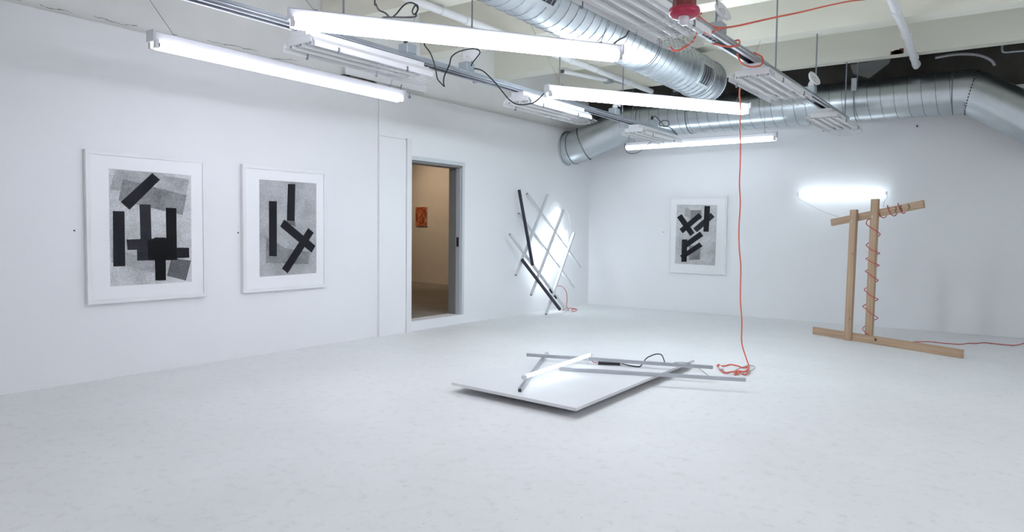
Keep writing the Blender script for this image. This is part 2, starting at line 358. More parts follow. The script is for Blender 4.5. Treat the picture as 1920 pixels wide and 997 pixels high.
lo2 = bpy.data.objects.new('hallway_fill', ld2); COL.objects.link(lo2); lo2.location = (-2.6, 7.6, 2.8)
lo.rotation_euler = (Vector((-3.6, 10.6, 1.5)) - Vector((-3.9, 9.0, 2.90))).to_track_quat('-Z', 'Y').to_euler()

# plaster damage above the drywall
op = tag(MB().box(-0.034, 0.008, 5.07, 6.30, 2.80, 2.995).build('access_panel', 'wall', None, loc=(0, 5.7, 2.80)), 'white painted patch panel high on the wall above the prints', 'panel')
bh = thing('broken_plaster', 'ragged hole in the plaster with yellow foam under the patch panel', 'hole', (0, 5.28, 2.76))
hb = MB()
for i in range(16):
    t = i/15; hb.box(-0.034, 0.004+0.004*random.random(), 5.06+0.43*t-0.018, 5.06+0.43*t+0.018, 2.756+0.012*random.random(), 2.785+0.014*random.random())
hb.build('broken_edge', 'hole', bh)
fm = MB()
for i in range(9):
    t = i/8; fm.lathe([(0.0,-0.014),(0.016,-0.008),(0.02,0.0),(0.014,0.009),(0.0,0.012)], (0.008, 5.16+0.22*t, 2.768+0.004*random.random()), 8)
fm.build('foam', 'foam', bh)
# cracks and flaked paint along the top of the drywall
for (y0, z0, ln) in ((1.75, 2.80, 0.35), (2.25, 2.79, 0.22), (2.62, 2.80, 0.40), (3.55, 2.82, 0.5), (4.2, 2.80, 0.3)):
    mb = MB(); y, z = y0, z0
    for i in range(10):
        yn, zn = y + ln/10*(0.6+0.8*random.random()), z + 0.016*(random.random()-0.5); t_ = 0.0015+0.004*random.random()
        mb.add([(-0.0335,y,z-t_),(-0.0335,yn,zn-t_*0.6),(-0.0335,yn,zn+t_*0.6),(-0.0335,y,z+t_)], [(0,1,2,3)]); y, z = yn, zn
    mb.build('plaster_crack', 'crack', wl)
# hooks on the upper wall
for (y, z, dy, lab) in ((5.82, 2.80, 0.07, 'thin bent dark wire hook at the panel edge'), (6.02, 2.745, 0.0, 'small grey cable clip on the top of the drywall')):
    if dy: tag(MB().tube(smooth_path([(0.012, y+dy, z+0.03), (0.02, y+0.03, z-0.05), (0.02, y, z-0.08), (0.01, y-0.03, z-0.08)]), 0.005, 6).build('wire_hook', 'rod', None, loc=(0.012, y, z-0.08)), lab, 'hook')
    else: tag(MB().box(0.001, 0.02, y-0.012, y+0.012, z-0.05, z-0.02).tube([(0.01,y,z-0.02),(0.01,y,z+0.008)], 0.004, 6).build('cable_clip', 'box_grey', None, loc=(0.01, y, z-0.05)), lab, 'clip')
# small screws and hooks in the walls
for i, (p_, lab) in enumerate((((0.0, 2.434, 1.16), 'tiny screw in the white wall before the busy black print'), ((0.0, 3.81, 1.149), 'tiny screw between the two prints on the doorway wall'), ((1.308, BY, 1.192), 'tiny screw beside the print on the end wall'))):
    x, y, z = p_
    if y < BY: o = MB().tube([(0, y, z), (0.008, y, z)], 0.006, 8).build('screw', 'dark_metal', None, loc=p_)
    else: o = MB().tube([(x, BY, z), (x, BY-0.008, z)], 0.006, 8).build('screw', 'dark_metal', None, loc=p_)
    tag(o, lab, 'screw')
wk = thing('wall_sprinkler', 'small metal sprinkler rosette high on the end wall', 'sprinkler', (4.66, BY, 2.548))
MB().tube([(4.66, BY, 2.548), (4.66, BY-0.012, 2.548)], 0.026, 14).build('rosette', 'bolt', wk)
MB().tube([(4.66, BY-0.012, 2.548), (4.66, BY-0.03, 2.54)], 0.010, 10).build('nozzle', 'dark_metal', wk)

# ------------------------------------------------------------------ ducts
def ring_tube(path, r, n=40):
    return MB().tube(path, r, n, cap=False)
def helix(a, b, r, pitch, rr, turn_n=28):
    a, b = Vector(a), Vector(b); d = b-a; Ln = d.length; d.normalize(); e1 = d.orthogonal().normalized(); e2 = d.cross(e1)
    k = int(Ln/pitch*turn_n); pts = []
    for i in range(k+1):
        t = i/k*Ln; an = 2*math.pi*t/pitch; pts.append(a + d*t + (e1*math.cos(an) + e2*math.sin(an))*r)
    return MB().tube(pts, rr, 4, smooth=False)
def ring(c, d, r, rr, n=40):
    c, d = Vector(c), Vector(d).normalized(); e1 = d.orthogonal().normalized(); e2 = d.cross(e1)
    return MB().tube([c + (e1*math.cos(2*math.pi*i/n) + e2*math.sin(2*math.pi*i/n))*r for i in range(n+1)], rr, 6, cap=False)
D1 = lambda y: Vector((2.8 - 0.033*(y-6), y, 2.945)); R1 = 0.232; Y1 = 8.12
du = thing('spiral_duct', 'large galvanised spiral duct with two grilles hung across the ceiling', 'duct', tuple(D1(Y1)))
path = [D1(y) for y in (-1.5, 1.5, 4.5, 6.5, Y1)]
body = ring_tube(path, R1, 48); e = len(body.v)-48
body.f.append(tuple(range(e, e+48))); body.sm.append(False); body.f.append(tuple(range(48))[::-1]); body.sm.append(False)
body.build('duct_body', 'galv', du)
helix(D1(-1.5), D1(Y1-0.02), R1, 0.125, 0.0035).build('spiral_seam', 'galv_seam', du)
dv = (D1(2)-D1(1)).normalized()
ring(D1(Y1-0.012), dv, R1+0.004, 0.007).build('end_band', 'galv', du)
for y in (6.15, 6.19): ring(D1(y), dv, R1+0.001, 0.005).build('joint_band', 'galv_seam', du)
def grille(y, la, lw, th0=-0.42):
    # register bent to the duct flank: la along the duct, lw round it
    fr = 0.028
    def P(s, t, o):
        th = th0 + t/R1; return D1(y+s) + Vector((math.cos(th), 0, math.sin(th)))*(R1+o)
    def slabp(mb, s0, s1, t0, t1, o0, o1):
        n = max(1, int(abs(t1-t0)/0.03)); 
        for i in range(n):
            a0_, a1_ = t0+(t1-t0)*i/n, t0+(t1-t0)*(i+1)/n
            vs = [P(s0,a0_,o0),P(s1,a0_,o0),P(s1,a1_,o0),P(s0,a1_,o0),P(s0,a0_,o1),P(s1,a0_,o1),P(s1,a1_,o1),P(s0,a1_,o1)]
            mb.add(vs, [(0,3,2,1),(4,5,6,7),(0,1,5,4),(1,2,6,5),(2,3,7,6),(3,0,4,7)])
        return mb
    g = MB()
    slabp(g, -la/2, la/2, lw/2-fr, lw/2, -0.002, 0.011); slabp(g, -la/2, la/2, -lw/2, -lw/2+fr, -0.002, 0.011)
    slabp(g, -la/2, -la/2+fr, -lw/2+fr, lw/2-fr, -0.002, 0.011); slabp(g, la/2-fr, la/2, -lw/2+fr, lw/2-fr, -0.002, 0.011)
    gr = g.build('grille', 'galv', du)
    slabp(MB(), -la/2+fr, la/2-fr, -lw/2+fr, lw/2-fr, 0.001, 0.003).build('grille_throat', 'black_rubber', gr)
    k = max(4, int(la/0.07))
    for i in range(k):
        s = -la/2+fr + (i+0.5)*(la-2*fr)/k
        slabp(MB(), s-0.004, s+0.004, -lw/2+fr, lw/2-fr, 0.0035, 0.008).build('fin', 'strut', gr)
grille(7.50, 0.34, 0.25, -0.30); grille(4.05, 0.62, 0.25, -0.30)
# hanger strap and wires near the end
ring(D1(7.72), dv, R1+0.003, 0.006).build('strap', 'strut', du)
MB().bar(D1(7.72)+Vector((0.05,0,R1)), (2.62, 7.72, BEAMZ), 0.01, 0.02).build('hanger', 'rod', du)
MB().tube([D1(7.30)+Vector((0.02,0,R1)), (2.79, 7.30, 3.75)], 0.008, 8).build('hanger', 'rod', du)
MB().tube([D1(4.9)+Vector((0.02,0,R1)), (2.85, 4.9, BEAMZ)], 0.008, 8).build('hanger', 'rod', du)

R2 = 0.245; Z2 = 2.842; Y2 = 9.76
d2 = thing('cross_duct', 'galvanised spiral duct along the top of the end wall with elbows', 'duct', (2.5, Y2, Z2))
XL, XE = 0.92, 5.20
ring_tube([(XL, Y2, Z2), (2.2, Y2, Z2), (3.6, Y2, Z2), (XE, Y2, Z2)], R2, 48).build('duct_body', 'galv', d2)
helix((XL+0.1, Y2, Z2), (XE-0.13, Y2, Z2), R2, 0.142, 0.0035).build('spiral_seam', 'galv_seam', d2)
# left: diagonal length down to the collar in the left wall
CL = (Y2-0.255, Z2-0.375)
el = ring_tube([(XL+0.04, Y2, Z2), (XL-0.06, Y2-0.006, Z2-0.02), (0.70, Y2-0.07, Z2-0.125), (0.28, Y2-0.205, Z2-0.315), (0.12, CL[0], CL[1]), (0.002, CL[0], CL[1])], R2, 48).build('elbow', 'galv', d2)
def rivets(mb_parent, c, d, r, n=30, rad=0.006):
    c, d = Vector(c), Vector(d).normalized(); e1 = d.orthogonal().normalized(); e2 = d.cross(e1); mb = MB()
    for i in range(n):
        an = 2*math.pi*i/n; q = c + (e1*math.cos(an)+e2*math.sin(an))*(r+0.002)
        mb.bar(q-d*0.005, q+d*0.005, rad*2, rad*2, e1)
    o = mb.build('rivets', 'dark_metal', mb_parent); o['kind'] = 'stuff'; return o
ring((0.28, Y2-0.205, Z2-0.315), (-0.75, -0.2, -0.33), R2+0.0005, 0.0035).build('stitched_seam', 'galv', el)
ring((XL-0.06, Y2-0.006, Z2-0.02), (-0.95, -0.12, -0.22), R2+0.0005, 0.0035).build('stitched_seam', 'galv', el)
rivets(el, (0.27, Y2-0.209, Z2-0.320), (-0.75, -0.2, -0.33), R2+0.004, 46)
rivets(el, (XL-0.07, Y2-0.008, Z2-0.023), (-0.95, -0.12, -0.22), R2+0.004, 46)
ring((0.12, *CL), (1,0,0.15), R2+0.002, 0.006).build('collar_band', 'galv_seam', el)
ring((0.008, *CL), (1,0,0), R2+0.010, 0.012).build('collar_flange', 'galv', el)
# right: offset that drops away behind the stand
er = ring_tube([(XE-0.02, Y2, Z2), (XE+0.02, Y2, Z2), (XE+0.12, Y2-0.01, Z2-0.05), (XE+0.72, Y2-0.03, Z2-0.45), (XE+0.80, Y2-0.03, Z2-0.48), (XE+1.0, Y2-0.03, Z2-0.50), (XR, Y2-0.03, Z2-0.50)], R2, 48).build('elbow', 'galv', d2)
rivets(er, (XE+0.05, Y2-0.003, Z2-0.015), (1, 0, -0.25), R2, 44, 0.008)
rivets(er, (XE+0.76, Y2-0.03, Z2-0.465), (1, 0, -0.3), R2, 44, 0.008)
ring((XE-0.13, Y2, Z2), (1,0,0), R2+0.002, 0.006).build('joint_band', 'galv_seam', d2)
for x in (1.15, 1.9, 4.05):
    ring((x, Y2, Z2), (1,0,0), R2+0.004, 0.006 if x < 4 else 0.004).build('strap', 'galv_seam', d2)
MB().box(4.02, 4.08, Y2-R2-0.012, Y2-R2+0.09, 2.93, 3.08).build('strap_bracket', 'strut', d2)
MB().tube([(4.05, Y2-0.05, Z2+R2), (4.05, Y2-0.05, ZS)], 0.008, 6).build('hanger', 'rod', d2)
MB().tube([(2.0, Y2-0.05, Z2+R2), (2.0, Y2-0.05, ZS)], 0.008, 6).build('hanger', 'rod', d2)

# ------------------------------------------------------------------ strut channels with the unlit reflector lights
def strut_channel(name, x, z, y0, y1, label):
    t = thing(name, label, 'channel', (x, y1, z))
    w, h = 0.047, 0.05
    prof = [(-w,0),(-w,h),(w,h),(w,0),(w-0.022,0),(w-0.022,0.012),(w-0.019,0.012),(w-0.019,0.003),(w-0.003,0.003),(w-0.003,h-0.003),(-w+0.003,h-0.003),(-w+0.003,0.003),(-w+0.019,0.003),(-w+0.019,0.012),(-w+0.022,0.012),(-w+0.022,0)]
    prof = [(x+a_, z+b_) for a_, b_ in prof]
    n = len(prof); mb = MB(); vs = [(p[0], y0, p[1]) for p in prof] + [(p[0], y1, p[1]) for p in prof]
    mb.add(vs, [(i, (i+1)%n, n+(i+1)%n, n+i) for i in range(n)]); mb.build('channel', 'strut', t)
    MB().tube([(x+0.075, y0, z+0.012), (x+0.075, y1-0.3, z+0.012)], 0.009, 8).build('conduit', 'strut', t)
    return t
XA, ZA, XB, ZB = 1.81, 2.52, 4.005, 2.535
ca = strut_channel('strut_channel', XA, ZA, -0.5, 9.27, 'long grey steel channel carrying three reflector lights beside the doorway wall')
cb = strut_channel('strut_channel', XB, ZB, -0.5, 9.30, 'long grey steel channel carrying the reflector lights with the orange cord')
for (t, x, z, ys) in ((ca, XA, ZA, (4.93, 6.38, 7.81, 3.48, 2.0)), (cb, XB, ZB, (6.38, 7.81, 9.28, 4.93, 3.48))):
    for y in ys:
        r_ = MB().tube([(x, y, z+0.05), (x, y, BEAMZ)], 0.0075, 8).build('hanger_rod', 'rod', t)
        MB().box(x-0.018, x+0.018, y-0.018, y+0.018, z+0.051, z+0.062).build('nut', 'strut', r_)
    for y in (ys[0]+0.1, ys[1]-0.25, ys[2]-0.2):
        MB().box(x-0.056, x-0.048, y-0.015, y+0.015, z-0.01, z+0.055).box(x-0.056, x-0.03, y-0.015, y+0.015, z-0.014, z-0.004).build('clamp', 'strut', t)
def reflector_light(n_lamps, W, label):
    t = thing('reflector_light', label, 'ceiling light', (0,0,0)); Ln = 1.15
    h = W/2
    prof = [(-h,0),(-h*0.985,0.032),(-h*0.80,0.062),(-0.075,0.080),(0.075,0.080),(h*0.80,0.062),(h*0.985,0.032),(h,0)]
    inner = [(a_*(1-0.004/h), b_-0.004) for a_, b_ in prof][::-1]
    MB().extrude(prof+inner, 0, Ln).build('reflector', 'enamel', t)
    MB().box(-0.07, 0.07, 0.0, Ln, 0.081, 0.119).build('housing', 'enamel', t)
    for y0 in (0.0, Ln-0.012): MB().box(-h*0.72, h*0.72, y0, y0+0.012, 0.03, 0.0765).build('end_plate', 'enamel', t)
    sp = (W-0.13)/(n_lamps-1)
    for i in range(n_lamps):
        x = -(W-0.13)/2 + i*sp
        MB().tube([(x, 0.045, 0.028), (x, Ln-0.045, 0.028)], 0.0165, 12).build('lamp', 'unlit_tube', t)
        for y0 in (0.014, Ln-0.044): 
            s = MB().box(x-0.015, x+0.015, y0, y0+0.03, 0.012, 0.074).build('lampholder', 'plastic_white', t)
            yy = y0-0.003 if y0 < 0.5 else y0+0.0302
            MB().box(x-0.006, x+0.006, yy, yy+0.0028, 0.016, 0.034).build('contact', 'rod', s)
    g = MB(); y0g, y1g = 0.60, 1.28; wr = 0.0022
    zg = lambda x: -0.006 - 0.026*(1-(x/(h-0.01))**2)
    xs = [-(h-0.01) + i*(2*h-0.02)/8 for i in range(9)]
    for x in xs: g.bar((x, y0g, zg(x)), (x, y1g, zg(x)), wr, wr)
    for j in range(12):
        y = y0g + (y1g-y0g)*j/11
        for x0, x1 in zip(xs, xs[1:]): g.bar((x0, y, zg(x0)), (x1, y, zg(x1)), wr, wr)
    for x in xs[::2]: g.bar((x, y1g, zg(x)), (x*0.8, Ln, 0.03), wr, wr)
    g.build('wire_guard', 'wire_white', t)
    for sx in (-1, 1):
        for y in (0.20, 0.86):
            MB().box(sx*h-0.007, sx*h+0.007, y-0.006, y+0.006, -0.016, 0.022).build('clip', 'rod', t)
    return t
pa = reflector_light(3, 0.335, 'white caged reflector light with unlit tubes over the first framed print side of the channel')
pb = reflector_light(4, 0.375, '')
labsA = ['white caged three-tube reflector light hung above the two framed prints', 'white caged three-tube reflector light hung above the doorway', 'white caged three-tube reflector light hung before the duct collar']
labsB = ['white caged four-tube reflector light beside the red alarm and large duct', 'white caged four-tube reflector light where the orange cord drops', 'white caged four-tube reflector light above the timber stand']
for i, y in enumerate((3.09, 5.62, 8.11)):
    o = pa if i == 0 else copy_tree(pa); o.location = (XA+0.005, y, 2.401); o['label'] = labsA[i]; o['group'] = 'unlit reflector lights'
for i, y in enumerate((3.20, 5.74, 8.20)):
    o = pb if i == 0 else copy_tree(pb); o.location = (XB, y, 2.416 if i else 2.416); o['label'] = labsB[i]; o['group'] = 'unlit reflector lights'

# grey outlet boxes and sensor heads on the channels
def outlet_box(x, y, z, label, sensor=False, tilt=0.0, plug=True):
    t = thing('outlet_box', label, 'outlet box', (x, y, z))
    MB().box(x-0.05, x+0.05, y-0.055, y+0.055, z+0.0005, z+0.075).build('box', 'box_grey', t, bevel=0.006)
    if plug: MB().lathe([(0.0,0.0),(0.016,0.0),(0.017,0.025),(0.009,0.055),(0.0,0.056)], (x, y-0.02, z+0.0755), 10).build('plug', 'black_rubber', t)
    if sensor:
        c = Vector((x+0.005, y+0.005, z+0.105)); 
        MB().lathe([(0.0,-0.029),(0.03,-0.028),(0.03,0.0),(0.016,0.03),(0.0,0.03)], c, 14).build('swivel', 'plastic_white', t)
        mtx = Matrix.Translation(c + Vector((0.02, 0.02, 0.055))) @ Matrix.Rotation(tilt, 4, 'Z') @ Matrix.Rotation(math.radians(62), 4, 'Y')
        hd = MB().lathe([(0.0,-0.030),(0.045,-0.026),(0.072,-0.008),(0.080,0.012),(0.076,0.012),(0.066,-0.004),(0.0,-0.014)], (0,0,0), 20)
        hd.xf(mtx); so = hd.build('sensor_head', 'plastic_white', t)
        MB().lathe([(0.0,0.014),(0.022,0.010),(0.030,-0.005),(0.028,-0.012)], (0,0,0), 14).xf(mtx).build('sensor_lens', 'lens', so)
    return t
outlet_box(XA, 4.13, ZA+0.05, 'grey outlet box with black plug on the channel over the prints')
outlet_box(XA, 4.86, ZA+0.05, 'grey outlet box with round white sensor between the lights near the doorway', True, 2.2, False)
outlet_box(XA, 7.60, ZA+0.05, 'grey outlet box with white sensor under the hanging lit tubes before the duct collar', True, 0.4, False)
outlet_box(XA, 8.66, ZA+0.05, 'grey outlet box with looped black cable on the channel end')
outlet_box(XB, 4.95, ZB+0.05, 'grey outlet box with white sensor where the orange cord crosses', True, -0.2, False)
outlet_box(XB, 7.60, ZB+0.05, 'grey outlet box with tilted white sensor over the dropping cord light', True, -0.3, False)

# ------------------------------------------------------------------ lit twin tube shop lights
WT = BEAMZ - 0.004
def shop_light(p0, p1, label, wire_tops=None, name='shop_light', tube='tube'):
    p0, p1 = Vector(p0), Vector(p1); c = (p0+p1)/2; Ln = (p1-p0).length; ang = math.atan2(p1.y-p0.y, p1.x-p0.x)
    t = thing(name, label, 'tube light', tuple(c), 'lit twin-tube shop lights')
    R = Matrix.Translation(c) @ Matrix.Rotation(ang, 4, 'Z'); H = Ln/2
    prof = [(-0.022,0.026),(-0.030,0.040),(-0.034,0.082),(-0.030,0.088),(0.030,0.088),(0.034,0.082),(0.030,0.040),(0.022,0.026)]
    hs = MB(); n = len(prof); vs = [(-H, a_, b_) for a_, b_ in prof] + [(H, a_, b_) for a_, b_ in prof]
    hs.add(vs, [(i,(i+1)%n,n+(i+1)%n,n+i) for i in range(n)] + [tuple(range(n)), tuple(range(n,2*n))]); hs.xf(R).build('housing', 'housing', t)
    for sx in (-1, 1):
        e = MB().box(sx*H-0.006, sx*H+0.006, -0.042, 0.042, 0.020, 0.092).xf(R).build('end_cap', 'housing', t)
    for sy in (-1, 1):
        y = sy*0.034
        MB().tube([R@Vector((-H+0.035, y, 0)), R@Vector((H-0.035, y, 0))], 0.0185, 14).build('lamp', tube, t)
        for sx in (-1, 1):
            x0, x1 = sorted((sx*(H-0.008), sx*(H-0.030)))
            so = MB().box(x0, x1, y-0.013, y+0.013, -0.018, 0.034).xf(R).build('lampholder', 'plastic_white', t)
            MB().tube([R@Vector((sx*(H-0.0305), y, 0)), R@Vector((sx*(H-0.0345), y, 0))], 0.0192, 12).build('lamp_cap', 'alarm_dark', so)
    for k, s in enumerate((-0.86, 0.86)):
        a_ = R@Vector((s*H, 0, 0.088)); tp = wire_tops[k] if wire_tops else (a_.x, a_.y, WT)
        MB().tube([a_, Vector(tp)], 0.0022, 5).build('suspension_wire', 'rod', t)
        MB().box(s*H-0.012, s*H+0.012, -0.008, 0.008, 0.0885, 0.10).xf(R).build('wire_hook', 'rod', t)
    return t
shop_light((1.22,2.40,2.36), (1.19,4.70,2.36), 'lit twin-tube strip light hung in front of the two framed prints', [(1.10,2.0,WT),(1.2,4.9,WT)], tube='tube_soft')
shop_light((2.236,2.692,2.40), (3.474,4.523,2.40), 'lit twin-tube strip light slung under the large spiral duct grille', [(2.15,2.02,WT),(3.35,4.88,WT)], tube='tube_mid')
shop_light((2.313,5.368,2.40), (3.503,7.233,2.40), 'lit twin-tube strip light fed by the sagging black cable', [(2.2,5.0,WT),(3.45,7.75,WT)], tube='tube_bright')
shop_light((1.01,9.46,2.40), (3.17,9.46,2.40), 'lit twin-tube strip light below the duct along the end wall', [(1.2,9.3,WT),(3.02,9.3,WT)], tube='tube_dim')
# unseen strip lights added to brighten the near and right parts of the gallery
shop_light((2.6,-1.8,2.42), (4.5,-0.9,2.42), 'added unseen twin-tube fill light over the near end of the gallery', tube='tube_strong')
shop_light((6.0,-2.4,2.42), (7.2,-0.6,2.42), 'added unseen twin-tube fill light by the corner of the near wall', tube='tube_strong')
shop_light((7.0,2.2,2.42), (7.2,4.4,2.42), 'added unseen twin-tube fill light along the side wall opposite the doorway')
shop_light((7.0,6.2,2.42), (7.2,8.4,2.42), 'added unseen twin-tube fill light in the corner beyond the timber stand', tube='tube_half')

# ------------------------------------------------------------------ pipes, conduits on the ceiling
pw = thing('sprinkler_pipe', 'white painted sprinkler pipe running under the joists beside the spiral duct', 'pipe', (1.42, 9.3, 3.16))
MB().tube([(1.42,-1.0,3.185),(1.42,9.45,3.185)], 0.036, 14).build('pipe', 'trim', pw)
for y in (3.75, 5.3, 7.2, 8.7):
    MB().tube([(1.42,y,3.185),(1.42,y+0.07,3.185)], 0.045, 14).build('coupling', 'trim', pw)
for y in (4.95, 6.40, 7.83):
    ring((1.42,y,3.185),(0,1,0),0.040,0.005,20).build('pipe_strap', 'wire_white', pw)
pr = thing('ceiling_pipe', 'white painted pipe crossing under the cream joists above the stand', 'pipe', (4.74, 9.6, 3.16))
PP = [(4.95,3.2,3.175),(4.85,6.0,3.175),(4.818,6.79,3.175),(4.772,8.15,3.172),(4.70,9.55,3.15)]
MB().tube(smooth_path(PP,4), 0.036, 14).build('pipe', 'trim', pr)
for y, x in ((7.15,4.806),(8.05,4.776),(9.15,4.722),(9.5,4.703)): MB().tube([(x,y,3.172),(x-0.002,y+0.06,3.171)], 0.046, 14).build('coupling', 'trim', pr)
sc_ = thing('conduit_stub', 'short white conduit with a brown open end below the joists', 'conduit', (1.24, 8.2, 3.15))
MB().tube([(1.02,7.72,3.19),(1.25,8.47,3.19)], 0.026, 10).build('conduit', 'trim', sc_)
MB().box(0.985,1.04,7.69,7.72,3.172,3.21).build('open_end', 'rust', sc_)
MB().box(1.20,1.30,8.43,8.53,3.155,BEAMZ-0.004).build('clamp', 'strut', sc_)
MB().tube([(1.26,8.53,3.19),(1.36,9.15,3.19)], 0.012, 8).build('steel_rod', 'strut', sc_)
cr_ = thing('steel_conduit', 'dark steel conduit dropping from the ceiling beside the duct elbow', 'conduit', (5.52, 9.44, 3.17))
MB().tube(smooth_path([(5.54,9.44,3.75),(5.53,9.44,3.5),(5.525,9.44,3.22),(5.55,9.44,3.175),(5.62,9.44,3.17),(5.75,9.46,3.17)],4), 0.014, 8).build('conduit', 'rod', cr_)
fx = MB().tube(smooth_path([(4.9,9.44,3.20),(5.1,9.46,3.215),(5.3,9.5,3.19),(5.42,9.55,3.13),(5.46,9.58,3.07)],5), 0.016, 8).build('flexible_conduit', 'grey_cord', None, loc=(5.46,9.58,3.07))
tag(fx, 'grey flexible conduit bending down behind the last joist', 'conduit')
ps = MB().add([(4.02,9.40,3.22),(4.45,9.42,3.26),(4.44,9.44,3.20),(4.22,9.47,3.05),(4.05,9.45,3.12),(4.12,9.48,3.16)], [(0,1,5),(1,2,5),(2,3,5),(3,4,5),(4,0,5)])
tag(ps.build('plastic_sheet', 'plastic_film', None, loc=(4.2,9.44,3.05)), 'torn grey plastic sheet hanging behind the last joist', 'plastic sheet')
# pipe bracket cluster in the dark bay
bk = thing('pipe_bracket', 'dark steel pipe brackets in the bay between the ducts', 'bracket', (1.95, 9.62, 3.1))
for i, x in enumerate((1.75, 1.92, 2.12)):
    MB().box(x, x+0.07, 9.44, 9.48, 3.12, 3.50).build('bracket_plate', 'rod', bk)
    MB().box(x-0.03, x+0.09, 9.425, 9.439, 3.10, 3.135).build('bracket_foot', 'dark_metal', bk)

# red alarm
al = thing('fire_alarm', 'red fire alarm strobe with clear round lens hanging from the ceiling', 'alarm', (4.405, 3.4, 2.21))
ax, ay = 4.405, 3.4
MB().lathe([(0.0,2.37),(0.058,2.37),(0.060,2.305),(0.0,2.305)], (ax,ay,0), 10, smooth=False).build('alarm_box', 'alarm_dark', al)
MB().lathe([(0.060,2.306),(0.072,2.302),(0.077,2.285),(0.074,2.272),(0.060,2.258),(0.030,2.252),(0.0,2.252)], (ax,ay,0), 28).build('alarm_flange', 'alarm_red', al)
MB().lathe([(0.026,2.255),(0.028,2.238),(0.022,2.222),(0.010,2.214),(0.0,2.213)], (ax+0.006,ay-0.02,0), 18).build('strobe_lens', 'lens', al)
MB().tube([(ax,ay,2.37),(ax,ay,BEAMZ)], 0.013, 10).build('pendant', 'alarm_dark', al)

# ------------------------------------------------------------------ cords on the ceiling
cord('black_cable', [(2.30,3.36,BEAMZ),(2.300,3.320,2.710),(2.300,3.330,2.668),(2.300,3.359,2.637),(2.300,3.412,2.633),(2.300,3.461,2.614),(2.300,3.511,2.647),(2.300,3.576,2.717),(2.300,3.633,2.757),(2.300,3.691,2.765),(2.300,3.724,2.744),(2.300,3.713,2.712),(2.300,3.687,2.691),(2.305,3.665,2.704),(2.310,3.676,2.735),(2.310,3.702,2.760),(2.310,3.718,2.739),(2.310,3.697,2.697),(2.320,3.660,2.662),(2.40,3.30,2.56),(2.55,3.20,2.49)], 0.0055, 'black_rubber', 'knotted black cable hanging from the ceiling to the strip light under the duct', 'cable')
cord('black_cable', [(1.88,4.15,2.68),(1.95,4.084,2.72),(2.000,4.10,2.66),(2.000,4.126,2.610),(2.000,4.174,2.579),(2.000,4.218,2.522),(2.000,4.249,2.454),(2.000,4.269,2.387),(2.000,4.307,2.360),(2.000,4.352,2.339),(2.000,4.343,2.366),(2.000,4.351,2.418),(2.000,4.383,2.471),(2.000,4.415,2.527),(2.000,4.434,2.582),(2.000,4.487,2.627),(2.000,4.567,2.665),(2.000,4.664,2.698),(2.000,4.756,2.717),(2.000,4.806,2.701),(1.97,4.800,2.659),(1.93,4.80,2.625),(1.90,4.81,2.60)], 0.0055, 'black_rubber', 'black cable drooping in a loop across the steel channel', 'cable')
cord('black_cable', [(1.862,4.90,2.60),(1.875,4.955,2.60),(1.890,4.997,2.589),(1.920,5.038,2.550),(1.970,5.075,2.486),(2.050,5.071,2.403),(2.120,5.071,2.331),(2.180,5.092,2.292),(2.240,5.135,2.288),(2.280,5.233,2.322),(2.310,5.335,2.41)], 0.006, 'black_rubber', 'thick black cable sagging from the channel to the strip light end', 'cable')
cord('black_cable', [(1.830,8.64,2.655),(1.830,8.645,2.68),(1.830,8.69,2.700),(1.830,8.773,2.681),(1.830,8.893,2.641),(1.840,8.999,2.605),(1.845,9.102,2.639),(1.845,9.082,2.679),(1.845,8.960,2.678),(1.845,8.826,2.639),(1.85,8.795,2.60),(1.86,8.898,2.59),(1.87,9.035,2.60),(1.88,9.12,2.585),(1.89,9.178,2.565),(1.90,9.27,2.52),(1.91,9.20,2.52),(1.90,9.08,2.56)], 0.0055, 'black_rubber', 'coiled black cable knotted at the far channel end', 'cable')
cord('black_cable', [(1.045,9.40,2.47),(1.054,9.392,2.40),(1.089,9.39,2.337),(1.166,9.39,2.317),(1.258,9.39,2.328),(1.324,9.39,2.369),(1.438,9.38,2.45),(1.60,9.33,2.54)], 0.005, 'black_rubber', 'thin dark cable drooping below the strip light on the end wall', 'cable')
cord('black_cable', [(3.32,5.06,2.80),(3.300,4.990,2.724),(3.300,4.938,2.672),(3.300,4.844,2.628),(3.310,4.744,2.579),(3.33,4.663,2.534),(3.36,4.47,2.493)], 0.0065, 'black_rubber', 'short black cable from the spiral duct to the strip light below', 'cable')
oc = thing('extension_cord', 'orange extension cord strung along the channel and dropping to the floor', 'cord', (3.87, 6.2, 0.0))
def seg(name, pts, r=0.0065, material='orange', k=5): return MB().tube(smooth_path(pts, k), r, 6).build(name, material, oc)
seg('cord_run', [(4.064,4.46,2.575),(4.075,4.644,2.562),(4.09,4.799,2.581),(4.140,4.998,2.635),(4.220,5.152,2.688),(4.300,5.386,2.765),(4.370,5.690,2.860),(4.450,6.175,3.018),(4.52,6.6,3.15),(4.6,6.9,BEAMZ)])
seg('cord_loop', [(4.075,4.47,2.60),(4.078,4.392,2.555),(4.085,4.403,2.521),(4.085,4.413,2.497),(4.08,4.395,2.462),(4.07,4.385,2.428),(4.05,4.375,2.394),(4.0,4.37,2.370),(3.97,4.37,2.358),(3.93,4.37,2.363),(3.90,4.40,2.40)])
seg('cord_loop', [(4.09,4.45,2.49),(4.09,4.544,2.476),(4.09,4.637,2.514),(4.09,4.714,2.549),(4.09,4.80,2.575)])
seg('cord_wrap', [(3.985,4.90,2.515),(4.02,4.92,2.505),(4.06,4.985,2.50),(4.085,5.07,2.515),(4.092,5.16,2.545),(4.07,5.21,2.592),(4.00,5.25,2.592)])
seg('cord_wrap', [(4.04,5.278,2.515),(4.060,5.282,2.458),(4.07,5.342,2.443),(4.075,5.466,2.449),(4.08,5.600,2.475),(4.09,5.70,2.507),(4.095,5.72,2.548),(4.09,5.68,2.57),(4.05,5.62,2.59)])
